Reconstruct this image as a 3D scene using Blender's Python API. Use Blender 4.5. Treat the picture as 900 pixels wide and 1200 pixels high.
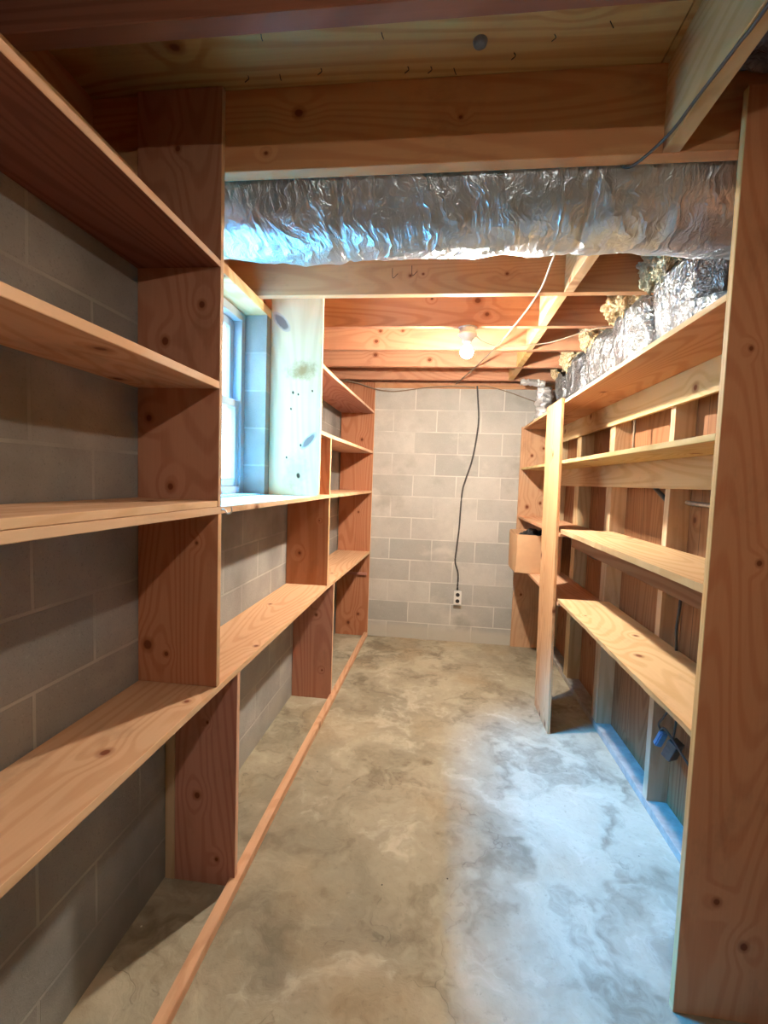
import bpy, bmesh, math, random
from mathutils import Vector, Matrix, noise

sc = bpy.context.scene
for o in list(bpy.data.objects):
    bpy.data.objects.remove(o)

# ------------------------------------------------------------------ camera
yaw, pitch, roll, FPX = -0.115643863, 0.0675404736, 0.0348346593, 547.569507
base = Matrix(((1, 0, 0), (0, 0, -1), (0, 1, 0)))
Rz = Matrix(((math.cos(yaw), -math.sin(yaw), 0), (math.sin(yaw), math.cos(yaw), 0), (0, 0, 1)))
Rx = Matrix(((1, 0, 0), (0, math.cos(pitch), -math.sin(pitch)), (0, math.sin(pitch), math.cos(pitch))))
Rr = Matrix(((math.cos(roll), -math.sin(roll), 0), (math.sin(roll), math.cos(roll), 0), (0, 0, 1)))
R = Rr @ Rx @ base @ Rz
cd = bpy.data.cameras.new('camera')
cam = bpy.data.objects.new('camera', cd)
sc.collection.objects.link(cam)
M = Matrix((R[0], -R[1], -R[2])).transposed().to_4x4()
M.translation = Vector((0, 0, 1.52))
cam.matrix_world = M
cd.sensor_fit = 'AUTO'
cd.sensor_width = 36.0
cd.lens = FPX / 1200 * 36.0
cd.clip_start = 0.02
sc.camera = cam

# ------------------------------------------------------------------ light, exposure
vs = sc.view_settings
vs.view_transform = 'Standard'
vs.look = 'None'
vs.gamma = 1.0
vs.use_curve_mapping = False
vs.exposure = 1.0
sc.cycles.max_bounces = 10
sc.cycles.diffuse_bounces = 6
sc.cycles.sample_clamp_indirect = 0.0
sc.cycles.use_denoising = True
sc.cycles.caustics_reflective = False
sc.cycles.caustics_refractive = False

SKY = 1.25
BULB = 2850.0
BULB2 = 460.0
BULB_COL = (1.0, 0.89, 0.74)

w = bpy.data.worlds.new('world')
sc.world = w
w.use_nodes = True
nt = w.node_tree
nt.nodes.clear()
tc = nt.nodes.new('ShaderNodeTexCoord')
sx = nt.nodes.new('ShaderNodeSeparateXYZ')
cr = nt.nodes.new('ShaderNodeValToRGB')
mr = nt.nodes.new('ShaderNodeMapRange')
mr.inputs[1].default_value = -1.0
mr.inputs[2].default_value = 1.0
bg = nt.nodes.new('ShaderNodeBackground')
bg.inputs[1].default_value = SKY * 300.0
wo = nt.nodes.new('ShaderNodeOutputWorld')
# trees and neighbouring walls dim the low sky; sides dimmed by hand; open blue sky above
SKY_STOPS = [(-1.0, (1.0, 1.5, 1.6)), (-0.05, (1.8, 2.8, 3.2)), (0.02, (2.6, 3.9, 4.4)), (0.45, (2.2, 3.4, 4.2)),
             (0.62, (2.4, 5.0, 8.0)), (0.69, (2.0, 92.0, 235.0)), (1.0, (2.0, 94.0, 250.0))]
e = cr.color_ramp.elements
while len(e) > 1:
    e.remove(e[-1])
for k_, (p_, c_) in enumerate(SKY_STOPS):
    q_ = e[0] if k_ == 0 else e.new((p_ + 1) / 2)
    q_.position = (p_ + 1) / 2
    q_.color = (c_[0] / 300, c_[1] / 300, c_[2] / 300, 1)
nt.links.new(tc.outputs['Generated'], sx.inputs[0])
nt.links.new(sx.outputs[2], mr.inputs[0])
nt.links.new(mr.outputs[0], cr.inputs[0])
dv = nt.nodes.new('ShaderNodeMath')
dv.operation = 'DIVIDE'
nt.links.new(sx.outputs[1], dv.inputs[0])
nt.links.new(sx.outputs[0], dv.inputs[1])
az = nt.nodes.new('ShaderNodeMapRange')  # azimuth mask shaped to keep the bright sky off the pale panel
for k_, v_ in ((1, 0.38), (2, 0.80), (3, 1.0), (4, 0.0)):
    az.inputs[k_].default_value = v_
nt.links.new(dv.outputs[0], az.inputs[0])
side = nt.nodes.new('ShaderNodeMix')
side.data_type = 'RGBA'
side.inputs[6].default_value = (2.4 / 300, 3.9 / 300, 4.6 / 300, 1)
nt.links.new(az.outputs[0], side.inputs[0])
nt.links.new(cr.outputs[0], side.inputs[7])
nt.links.new(side.outputs[2], bg.inputs[0])
nt.links.new(bg.outputs[0], wo.inputs[0])

# daylight portal over the window opening
pl = bpy.data.lights.new('window_portal', 'AREA')
pl.shape = 'RECTANGLE'
pl.size = 0.98
pl.size_y = 0.86
pl.cycles.is_portal = True
po = bpy.data.objects.new('window_portal', pl)
sc.collection.objects.link(po)
po.location = (-1.22, 2.07, 1.90)
po.rotation_euler = (0, -math.pi / 2, 0)

# ------------------------------------------------------------------ helpers
rng = random.Random(7)


def link(o, parent=None):
    sc.collection.objects.link(o)
    if parent is not None:
        o.parent = parent
        L = Vector((0, 0, 0))
        p = parent
        while p is not None:
            L += p.location
            p = p.parent
        o.location = -L
    return o


def edge_paint(o, sign, axis='y'):
    """sawn front edges of planks are paler than their faces"""
    o.data.materials.append(wood('edge', axis, 'x'))
    for p_ in o.data.polygons:
        if p_.normal.x * sign > 0.5:
            p_.material_index = 1
    return o


def mesh_obj(name, bm, mat, parent=None, smooth=False, **props):
    me = bpy.data.meshes.new(name)
    bmesh.ops.recalc_face_normals(bm, faces=list(bm.faces))
    bm.to_mesh(me)
    bm.free()
    for m in (mat if isinstance(mat, (list, tuple)) else [mat]):
        me.materials.append(m)
    if smooth:
        for p in me.polygons:
            p.use_smooth = True
    o = bpy.data.objects.new(name, me)
    link(o, parent)
    for k, v in props.items():
        o[k] = v
    return o


def thing(name, loc, label=None, category=None, group=None, kind=None):
    o = bpy.data.objects.new(name, None)
    o.empty_display_size = 0.05
    sc.collection.objects.link(o)
    o.location = loc
    if label:
        o['label'] = label
    if category:
        o['category'] = category
    if group:
        o['group'] = group
    if kind:
        o['kind'] = kind
    return o


def bbox(bm, x0, x1, y0, y1, z0, z1, mi=0):
    vs_ = [bm.verts.new(c) for c in ((x0, y0, z0), (x1, y0, z0), (x1, y1, z0), (x0, y1, z0),
                                     (x0, y0, z1), (x1, y0, z1), (x1, y1, z1), (x0, y1, z1))]
    out = []
    for f in ((0, 3, 2, 1), (4, 5, 6, 7), (0, 1, 5, 4), (1, 2, 6, 5), (2, 3, 7, 6), (3, 0, 4, 7)):
        fc = bm.faces.new([vs_[i] for i in f])
        fc.material_index = mi
        out.append(fc)
    return vs_


def board(name, mat, parent, x0, x1, y0, y1, z0, z1, bev=0.0015, **props):
    bm = bmesh.new()
    bbox(bm, x0, x1, y0, y1, z0, z1)
    if bev:
        bmesh.ops.bevel(bm, geom=list(bm.edges), offset=bev, segments=1, affect='EDGES')
    return mesh_obj(name, bm, mat, parent, **props)


def prism(bm, pts, z0, z1, mi=0):
    lo = [bm.verts.new((x, y, z0)) for x, y in pts]
    hi = [bm.verts.new((x, y, z1)) for x, y in pts]
    n = len(pts)
    f = [bm.faces.new(lo[::-1]), bm.faces.new(hi)]
    for i in range(n):
        f.append(bm.faces.new((lo[i], lo[(i + 1) % n], hi[(i + 1) % n], hi[i])))
    for q in f:
        q.material_index = mi


def plank(name, mat, parent, pts, z0, z1, bev=0.0015, **props):
    bm = bmesh.new()
    prism(bm, pts, z0, z1)
    if bev:
        bmesh.ops.bevel(bm, geom=list(bm.edges), offset=bev, segments=1, affect='EDGES')
    return mesh_obj(name, bm, mat, parent, **props)


def catmull(pts, n=8):
    P = [Vector(p) for p in pts]
    if len(P) < 3:
        return P
    P = [P[0] * 2 - P[1]] + P + [P[-1] * 2 - P[-2]]
    out = []
    for i in range(1, len(P) - 2):
        for k in range(n):
            t = k / n
            a_, b_, c_, d_ = P[i - 1], P[i], P[i + 1], P[i + 2]
            out.append(0.5 * ((2 * b_) + (c_ - a_) * t + (2 * a_ - 5 * b_ + 4 * c_ - d_) * t * t + (3 * b_ - a_ - 3 * c_ + d_) * t ** 3))
    out.append(P[-2])
    return out


def tube(bm, pts, r, seg=8, smooth=True, mi=0, flat=1.0):
    P = catmull(pts) if smooth else [Vector(p) for p in pts]
    rings = []
    up = Vector((0, 0, 1))
    for i, p in enumerate(P):
        t = (P[min(i + 1, len(P) - 1)] - P[max(i - 1, 0)]).normalized()
        s = t.cross(up)
        if s.length < 0.05:
            s = t.cross(Vector((0, 1, 0)))
        s.normalize()
        u = s.cross(t)
        rr = r(i / (len(P) - 1)) if callable(r) else r
        rings.append([bm.verts.new(p + s * math.cos(a_) * rr + u * math.sin(a_) * rr * flat) for a_ in
                      [2 * math.pi * k / seg for k in range(seg)]])
    for i in range(len(rings) - 1):
        for k in range(seg):
            f = bm.faces.new((rings[i][k], rings[i][(k + 1) % seg], rings[i + 1][(k + 1) % seg], rings[i + 1][k]))
            f.material_index = mi
    for rg in (rings[0][::-1], rings[-1]):
        f = bm.faces.new(rg)
        f.material_index = mi


def lathe(bm, prof, c, axis='Z', seg=32, mi=0):
    """prof = [(r, h)...] measured along axis from c"""
    rings = []
    for r, h in prof:
        row = []
        for k in range(seg):
            a_ = 2 * math.pi * k / seg
            u, v = r * math.cos(a_), r * math.sin(a_)
            q = {'Z': (u, v, h), 'Y': (u, h, v), 'X': (h, u, v)}[axis]
            row.append(bm.verts.new(Vector(c) + Vector(q)))
        rings.append(row)
    for i in range(len(rings) - 1):
        for k in range(seg):
            f = bm.faces.new((rings[i][k], rings[i][(k + 1) % seg], rings[i + 1][(k + 1) % seg], rings[i + 1][k]))
            f.material_index = mi
    for rg in (rings[0][::-1], rings[-1]):
        f = bm.faces.new(rg)
        f.material_index = mi


# ------------------------------------------------------------------ materials
class G:
    """small node-graph helper"""

    def __init__(self, name):
        self.m = bpy.data.materials.new(name)
        self.m.use_nodes = True
        self.t = self.m.node_tree
        self.t.nodes.clear()
        self.out = self.t.nodes.new('ShaderNodeOutputMaterial')
        self.b = self.t.nodes.new('ShaderNodeBsdfPrincipled')
        self.t.links.new(self.b.outputs[0], self.out.inputs[0])

    def n(self, typ, ins=None, **at):
        nd = self.t.nodes.new(typ)
        for k, v in at.items():
            setattr(nd, k, v)
        for k, v in (ins or {}).items():
            self.put(nd.inputs[k], v)
        return nd

    def put(self, sock, v):
        if hasattr(v, 'outputs'):
            v = v.outputs[0]
        if isinstance(v, bpy.types.NodeSocket):
            self.t.links.new(v, sock)
        else:
            sock.default_value = v

    def math(self, op, a_, b_=0.0, c_=0.0, clamp=False):
        nd = self.n('ShaderNodeMath', {0: a_, 1: b_, 2: c_}, operation=op)
        nd.use_clamp = clamp
        return nd.outputs[0]

    def ramp(self, v, stops, interp='LINEAR'):
        nd = self.n('ShaderNodeValToRGB', {0: v})
        nd.color_ramp.interpolation = interp
        el = nd.color_ramp.elements
        while len(el) > 1:
            el.remove(el[-1])
        el[0].position = stops[0][0]
        el[0].color = (*stops[0][1], 1) if not isinstance(stops[0][1], float) else (stops[0][1],) * 3 + (1,)
        for p, c in stops[1:]:
            q = el.new(p)
            q.color = (*c, 1) if not isinstance(c, float) else (c, c, c, 1)
        return nd.outputs[0]

    def mix(self, f, a_, b_, mode='MIX'):
        nd = self.n('ShaderNodeMix', data_type='RGBA', blend_type=mode)
        self.put(nd.inputs[0], f)
        self.put(nd.inputs[6], a_ if not isinstance(a_, tuple) else (*a_[:3], 1))
        self.put(nd.inputs[7], b_ if not isinstance(b_, tuple) else (*b_[:3], 1))
        return nd.outputs[2]

    def noise(self, vec, scale, detail=2.0, rough=0.5, dist=0.0, out=0):
        nd = self.n('ShaderNodeTexNoise', {'Scale': scale, 'Detail': detail, 'Roughness': rough, 'Distortion': dist})
        if vec is not None:
            self.put(nd.inputs['Vector'], vec)
        return nd.outputs[out]

    def mr(self, v, a0, a1, b0, b1, smooth=True):
        nd = self.n('ShaderNodeMapRange', {0: v, 1: a0, 2: a1, 3: b0, 4: b1})
        if smooth:
            nd.interpolation_type = 'SMOOTHSTEP'
        return nd.outputs[0]

    def bump(self, h, strength=0.3, dist=0.01, normal=None):
        nd = self.n('ShaderNodeBump', {'Strength': strength, 'Distance': dist, 'Height': h})
        if normal is not None:
            self.put(nd.inputs['Normal'], normal)
        self.t.links.new(nd.outputs[0], self.b.inputs['Normal'])
        return nd.outputs[0]

    def comb(self, x, y, z):
        return self.n('ShaderNodeCombineXYZ', {0: x, 1: y, 2: z}).outputs[0]

    def pos(self):
        tc_ = self.n('ShaderNodeTexCoord')
        s = self.n('ShaderNodeSeparateXYZ', {0: tc_.outputs['Object']})
        return tc_.outputs['Object'], s.outputs[0], s.outputs[1], s.outputs[2]


def srgb(r, g, b):
    return tuple(((c / 255) / 12.92 if c / 255 <= 0.04045 else ((c / 255 + 0.055) / 1.055) ** 2.4) for c in (r, g, b))


WOODS = {}


def wood(kind, axis, thin, spots=()):
    """kind: palette; axis: grain direction; thin: the plank's thickness axis"""
    key = (kind, axis, thin, tuple(spots))
    if key in WOODS:
        return WOODS[key]
    pal = {
        'pine': (srgb(218, 176, 142), srgb(194, 144, 110), srgb(92, 48, 28), 0.5),
        'red': (srgb(200, 148, 120), srgb(168, 108, 82), srgb(70, 30, 20), 0.6),
        'shaded': (srgb(148, 100, 76), srgb(112, 70, 52), srgb(50, 26, 18), 0.4),  # shade of the near joist and top-left shelf put into the wood colour
        'edge': (srgb(232, 194, 156), srgb(214, 168, 126), srgb(130, 80, 50), 0.15),
        'joist': (srgb(214, 164, 122), srgb(190, 130, 92), srgb(96, 50, 28), 0.4),
        'pale': (srgb(222, 194, 146), srgb(196, 160, 108), srgb(110, 66, 36), 0.4),
        'stud': (srgb(208, 184, 150), srgb(180, 150, 112), srgb(80, 50, 34), 0.35),
        'dark': (srgb(166, 114, 86), srgb(130, 82, 60), srgb(50, 26, 18), 0.3),
        'ply': (srgb(206, 178, 132), srgb(164, 120, 78), srgb(80, 46, 26), 0.25),
    }[kind]
    g = G('wood_%s_%s_%s' % key[:3])
    p, x, y, z = g.pos()
    c = {'x': x, 'y': y, 'z': z}
    oth = [k for k in 'xyz' if k not in (axis, thin)][0]
    rnd = g.n('ShaderNodeObjectInfo').outputs['Random']
    off = g.math('MULTIPLY', rnd, 37.0)
    gg = g.math('ADD', c[axis], off)
    ww = g.math('ADD', c[oth], g.math('MULTIPLY', rnd, 11.0))
    tt = g.math('ADD', c[thin], off)
    # knots on a 2-D cell grid seen through the plank
    kv = g.n('ShaderNodeTexVoronoi', {'Scale': 1.0, 'Randomness': 1.0}, voronoi_dimensions='2D')
    g.put(kv.inputs['Vector'], g.comb(g.math('MULTIPLY', gg, 3.0), g.math('MULTIPLY', ww, 3.6), 0.0))
    kd = kv.outputs['Distance']
    kr = g.n('ShaderNodeSeparateColor', {0: kv.outputs['Color']}).outputs[0]
    keep = g.math('GREATER_THAN', kr, 1.0 - pal[3] * 0.75)
    wob = g.math('MULTIPLY', g.noise(g.comb(g.math('MULTIPLY', gg, 14), g.math('MULTIPLY', ww, 30), off), 1.0), 0.035)
    kd2 = g.math('ADD', kd, wob)
    knot = g.math('MULTIPLY', g.mr(kd2, 0.045, 0.075, 1, 0), keep)
    halo = g.math('MULTIPLY', g.mr(kd, 0.02, 0.34, 1, 0), keep)
    if spots:                 # this plank's own knots: (along the grain, across it, radius)
        dmin = None
        for (sg, sw, sr) in spots:
            dg = g.math('DIVIDE', g.math('SUBTRACT', c[axis], sg), sr * 1.15)
            dw = g.math('DIVIDE', g.math('SUBTRACT', c[oth], sw), sr)
            d_ = g.math('SQRT', g.math('ADD', g.math('MULTIPLY', dg, dg), g.math('MULTIPLY', dw, dw)))
            dmin = d_ if dmin is None else g.math('MINIMUM', dmin, d_)
        dn = g.math('ADD', dmin, g.math('MULTIPLY', wob, 14.0))
        keep = 1.0
        knot = g.mr(dn, 0.8, 1.25, 1, 0)
        halo = g.mr(dmin, 0.6, 6.5, 1, 0)
        kd2 = g.math('MULTIPLY', dn, 0.062)
    # flat-sawn contour grain
    gv = g.comb(g.math('MULTIPLY', gg, 0.42), g.math('MULTIPLY', ww, 3.4), g.math('MULTIPLY', tt, 2.0))
    n1 = g.noise(gv, 1.0, 1.0, 0.35)
    n1 = g.math('ADD', n1, g.math('MULTIPLY', halo, 0.045))
    ring = g.math('SINE', g.math('MULTIPLY', n1, 165.0))
    ring = g.mr(ring, -0.2, 1.0, 0, 1)
    fib = g.noise(g.comb(g.math('MULTIPLY', gg, 3.0), g.math('MULTIPLY', ww, 130), g.math('MULTIPLY', tt, 130)), 1.0, 2.0, 0.6)
    big = g.noise(g.comb(g.math('MULTIPLY', gg, 0.8), g.math('MULTIPLY', ww, 4.0), tt), 1.0, 2.0, 0.5)
    f = g.math('ADD', g.math('MULTIPLY', ring, 0.36), g.math('MULTIPLY', fib, 0.35))
    f = g.math('ADD', f, g.math('MULTIPLY', g.math('SUBTRACT', big, 0.3), 0.75), clamp=True)
    col = g.mix(f, pal[0], pal[1])
    # reddish / paler board to board
    hs = g.n('ShaderNodeHueSaturation', {'Hue': g.mr(g.math('FRACT', g.math('MULTIPLY', rnd, 7.3)), 0, 1, 0.488, 0.510, False),
                                         'Saturation': g.mr(g.math('FRACT', g.math('MULTIPLY', rnd, 3.7)), 0, 1, 0.92, 1.12, False),
                                         'Value': g.mr(rnd, 0, 1, 0.9, 1.08, False), 'Fac': 1.0, 'Color': col})
    col = hs.outputs[0]
    # grime
    gr = g.noise(g.comb(g.math('MULTIPLY', gg, 3), g.math('MULTIPLY', ww, 6), tt), 1.0, 5.0, 0.7)
    col = g.mix(g.mr(gr, 0.52, 0.78, 0, 0.35), col, srgb(120, 88, 66))
    col = g.mix(knot, col, pal[2])
    kc = g.math('MULTIPLY', g.mr(kd2, 0.075, 0.13, 0.5, 0), keep)
    col = g.mix(kc, col, srgb(140, 78, 46))
    if kind == 'dark':      # seams between the sheathing boards
        sm = g.math('ABSOLUTE', g.math('SUBTRACT', g.math('FRACT', g.math('DIVIDE', c[oth], 0.29)), 0.5))
        col = g.mix(g.mr(sm, 0.0, 0.012, 0.85, 0), col, srgb(30, 18, 12))
    g.put(g.b.inputs['Base Color'], col)
    g.put(g.b.inputs['Roughness'], g.mr(ring, 0, 1, 0.62, 0.72, False))
    g.b.inputs['Specular IOR Level'].default_value = 0.25
    h = g.math('ADD', g.math('MULTIPLY', fib, 0.6), g.math('MULTIPLY', ring, 0.4))
    h = g.math('SUBTRACT', h, knot)
    g.bump(h, 0.25, 0.0015)
    WOODS[key] = g.m
    return g.m


def block_mat(name, cu, dark=0.0):
    g = G(name)
    p, x, y, z = g.pos()
    u = g.math('ADD', g.math('ADD', g.math('MULTIPLY', x, 0.0), y) if dark else g.math('ADD', x, y), cu)
    v = g.math('SUBTRACT', z, 0.157)
    wv = g.noise(p, 6.0, 2.0)
    u = g.math('ADD', u, g.math('MULTIPLY', g.math('SUBTRACT', wv, 0.5), 0.006))
    br = g.n('ShaderNodeTexBrick', {'Vector': g.comb(u, v, 0.0), 'Scale': 1.0, 'Mortar Size': 0.0055,
                                    'Mortar Smooth': 0.25, 'Bias': 0.0, 'Brick Width': 0.4064, 'Row Height': 0.2032,
                                    'Color1': (0, 0, 0, 1), 'Color2': (1, 1, 1, 1), 'Mortar': (0.5, 0.5, 0.5, 1)},
             offset=0.5, offset_frequency=2, squash=1.0)
    tone = g.n('ShaderNodeSeparateColor', {0: br.outputs[0]}).outputs[0]
    col = g.mix(tone, srgb(176, 175, 170), srgb(204, 201, 194))
    cloud = g.noise(p, 3.2, 5.0, 0.65)
    col = g.mix(g.mr(cloud, 0.35, 0.7, 0, 0.45), col, srgb(158, 157, 152))
    pale = g.noise(g.comb(g.math('ADD', u, 9.0), g.math('MULTIPLY', v, 1.3), z), 2.1, 4.0, 0.6)
    col = g.mix(g.mr(pale, 0.55, 0.75, 0, 0.55), col, srgb(222, 218, 208))
    spk = g.noise(p, 160.0, 3.0, 0.7)
    col = g.mix(g.mr(spk, 0.56, 0.70, 0, 0.4), col, srgb(104, 103, 101))
    spk2 = g.noise(p, 55.0, 3.0, 0.7)
    col = g.mix(g.mr(spk2, 0.6, 0.72, 0, 0.3), col, srgb(212, 210, 204))
    # mortar only shows here and there, some joints are smeared over
    smear = g.mr(g.noise(p, 2.6, 2.0), 0.36, 0.56, 0.25, 1.0)
    mort = g.math('MULTIPLY', br.outputs['Fac'], smear)
    col = g.mix(g.math('MULTIPLY', mort, 0.75), col, srgb(224, 221, 213))
    # parging and damp stains towards the floor
    low = g.mr(g.math('ADD', z, g.math('MULTIPLY', cloud, 0.08)), 0.12, 0.19, 1, 0)
    col = g.mix(g.math('MULTIPLY', low, 0.8), col, srgb(196, 192, 180))
    st = g.noise(g.comb(g.math('MULTIPLY', u, 1.2), 3.0, g.math('MULTIPLY', z, 1.2)), 1.7, 4.0, 0.6)
    col = g.mix(g.mr(st, 0.56, 0.72, 0, 0.35), col, srgb(120, 112, 98))
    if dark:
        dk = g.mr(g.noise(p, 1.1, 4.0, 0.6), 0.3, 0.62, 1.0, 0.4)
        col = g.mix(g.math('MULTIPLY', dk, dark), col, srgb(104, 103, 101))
    g.put(g.b.inputs['Base Color'], col)
    g.b.inputs['Roughness'].default_value = 0.92
    h = g.math('ADD', g.math('MULTIPLY', spk, 0.45), g.math('MULTIPLY', spk2, 0.35))
    h = g.math('SUBTRACT', h, g.math('MULTIPLY', mort, 0.9))
    g.bump(h, 0.55, 0.004)
    return g.m


def concrete_mat():
    g = G('concrete_floor')
    p, x, y, z = g.pos()
    wp = g.n('ShaderNodeVectorMath', {0: p, 1: g.noise(p, 2.0, 4.0, 0.6, out=1)}, operation='ADD').outputs[0]
    n1 = g.noise(wp, 1.1, 6.0, 0.62)
    n2 = g.noise(g.n('ShaderNodeVectorMath', {0: wp, 1: (0.9, 0.45, 3.7)}, operation='ADD').outputs[0], 3.0, 6.0, 0.60)
    n3 = g.noise(p, 42.0, 5.0, 0.7)
    col = g.ramp(n1, [(0.30, srgb(124, 117, 100)), (0.48, srgb(160, 151, 130)), (0.66, srgb(186, 178, 156))])
    col = g.mix(g.mr(n2, 0.48, 0.70, 0, 0.75), col, srgb(110, 100, 82))
    col = g.mix(g.mr(n2, 0.45, 0.28, 0, 0.55), col, srgb(204, 197, 178))
    tan = g.noise(g.comb(x, g.math('ADD', y, 7), z), 1.9, 3.0, 0.5)
    col = g.mix(g.mr(tan, 0.5, 0.72, 0, 0.30), col, srgb(168, 140, 100))
    col = g.mix(g.mr(n3, 0.55, 0.75, 0, 0.4), col, srgb(104, 96, 82))
    # specks and chips
    vo = g.n('ShaderNodeTexVoronoi', {'Vector': p, 'Scale': 9.0}, feature='F1')
    sp = g.mr(g.math('ADD', vo.outputs['Distance'], g.math('MULTIPLY', n3, 0.06)), 0.055, 0.075, 1, 0)
    sc_ = g.n('ShaderNodeSeparateColor', {0: vo.outputs['Color']})
    sp = g.math('MULTIPLY', sp, g.math('GREATER_THAN', sc_.outputs[0], 0.62))
    spc = g.mix(g.math('GREATER_THAN', sc_.outputs[1], 0.45), srgb(226, 220, 200), srgb(60, 52, 42))
    col = g.mix(sp, col, spc)
    # hairline cracks
    vc = g.n('ShaderNodeTexVoronoi', {'Vector': wp, 'Scale': 1.1}, feature='DISTANCE_TO_EDGE')
    ck = g.math('MULTIPLY', g.mr(vc.outputs['Distance'], 0.0, 0.006, 1, 0), g.mr(n2, 0.46, 0.60, 0, 0.35))
    col = g.mix(ck, col, srgb(74, 68, 58))
    g.put(g.b.inputs['Base Color'], col)
    g.put(g.b.inputs['Roughness'], g.mr(n2, 0.3, 0.7, 0.55, 0.85, False))
    h = g.math('ADD', g.math('MULTIPLY', n2, 1.0), g.math('MULTIPLY', n3, 0.12))
    h = g.math('SUBTRACT', h, g.math('MULTIPLY', ck, 0.3))
    g.bump(h, 0.5, 0.025)
    return g.m


def foil_mat(name, tint=(0.80, 0.82, 0.84), rough=0.30, scrim=60.0, metallic=0.88, crink=1.0, fast='x'):
    """foil wrap: creases run across the fast axis, reinforcing threads show through"""
    g = G(name)
    p, x, y, z = g.pos()
    f, s_ = (x, y) if fast == 'x' else (y, x)
    warp = g.noise(p, 4.0, 3.0, 0.6)
    ff = g.math('ADD', g.math('ADD', f, g.math('MULTIPLY', z, 0.30)), g.math('MULTIPLY', warp, 0.22))

    def ridge(kf, ks, amp, det=2.0):
        v = g.noise(g.comb(g.math('MULTIPLY', ff, kf), g.math('MULTIPLY', s_, ks), g.math('MULTIPLY', z, ks)), 1.0, det, 0.55)
        r_ = g.math('ABSOLUTE', g.math('SUBTRACT', v, 0.5))
        return g.math('MULTIPLY', g.math('POWER', g.mr(r_, 0.0, 0.22, 1.0, 0.0, False), 3.0), amp)
    h = g.math('ADD', ridge(8.0, 3.0, 1.3), ridge(24.0, 7.0, 0.30))
    h = g.math('ADD', h, ridge(60.0, 18.0, 0.10))
    d = g.n('ShaderNodeVectorMath', {0: p, 1: g.noise(p, 6.0, 2.0, 0.5, out=1)}, operation='ADD').outputs[0]
    c1 = g.n('ShaderNodeTexVoronoi', {'Vector': d, 'Scale': 21.0}, feature='DISTANCE_TO_EDGE').outputs['Distance']
    h = g.math('ADD', h, g.math('MULTIPLY', g.mr(c1, 0, 0.35, 0, 1), 0.16 * crink))
    s1 = g.math('ABSOLUTE', g.math('SINE', g.math('MULTIPLY', g.math('ADD', f, g.math('MULTIPLY', z, 0.25)), scrim * 3.14)))
    s2 = g.math('ABSOLUTE', g.math('SINE', g.math('MULTIPLY', g.math('SUBTRACT', g.math('ADD', z, s_), g.math('MULTIPLY', f, 0.2)), scrim * 3.14)))
    th = g.math('MAXIMUM', g.mr(s1, 0.0, 0.2, 1, 0), g.mr(s2, 0.0, 0.2, 1, 0))
    h = g.math('ADD', h, g.math('MULTIPLY', th, 0.09))
    n = g.noise(p, 8.0, 4.0, 0.6)
    col = g.mix(g.mr(n, 0.4, 0.65, 0, 0.35), tint, tuple(t * 0.75 for t in tint))
    col = g.mix(g.math('MULTIPLY', th, 0.3), col, tuple(t * 1.1 for t in tint))
    g.put(g.b.inputs['Base Color'], col)
    g.b.inputs['Metallic'].default_value = metallic
    g.b.inputs['Roughness'].default_value = rough
    g.bump(h, 0.75, 0.010 * crink)
    return g.m


def plain(name, col, rough=0.5, metallic=0.0, bump=0.0, bscale=60.0, spec=0.5, var=0.12):
    g = G(name)
    p, x, y, z = g.pos()
    n = g.noise(p, bscale, 4.0, 0.6)
    g.put(g.b.inputs['Base Color'], g.mix(g.mr(n, 0.3, 0.7, 0, 1), tuple(c * (1 - var) for c in col), tuple(min(1, c * (1 + var)) for c in col)))
    g.b.inputs['Roughness'].default_value = rough
    g.b.inputs['Metallic'].default_value = metallic
    g.b.inputs['Specular IOR Level'].default_value = spec
    if bump:
        g.bump(n, bump, 0.004)
    return g.m


def fibre_mat(name, c1, c2):
    g = G(name)
    p, x, y, z = g.pos()
    n = g.noise(p, 24.0, 6.0, 0.75, 2.0)
    n2 = g.noise(p, 90.0, 4.0, 0.7, 1.0)
    g.put(g.b.inputs['Base Color'], g.mix(g.mr(n, 0.3, 0.68, 0, 1), c1, c2))
    g.b.inputs['Roughness'].default_value = 1.0
    g.b.inputs['Specular IOR Level'].default_value = 0.1
    g.bump(g.math('ADD', n, g.math('MULTIPLY', n2, 0.5)), 0.9, 0.014)
    return g.m


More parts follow.
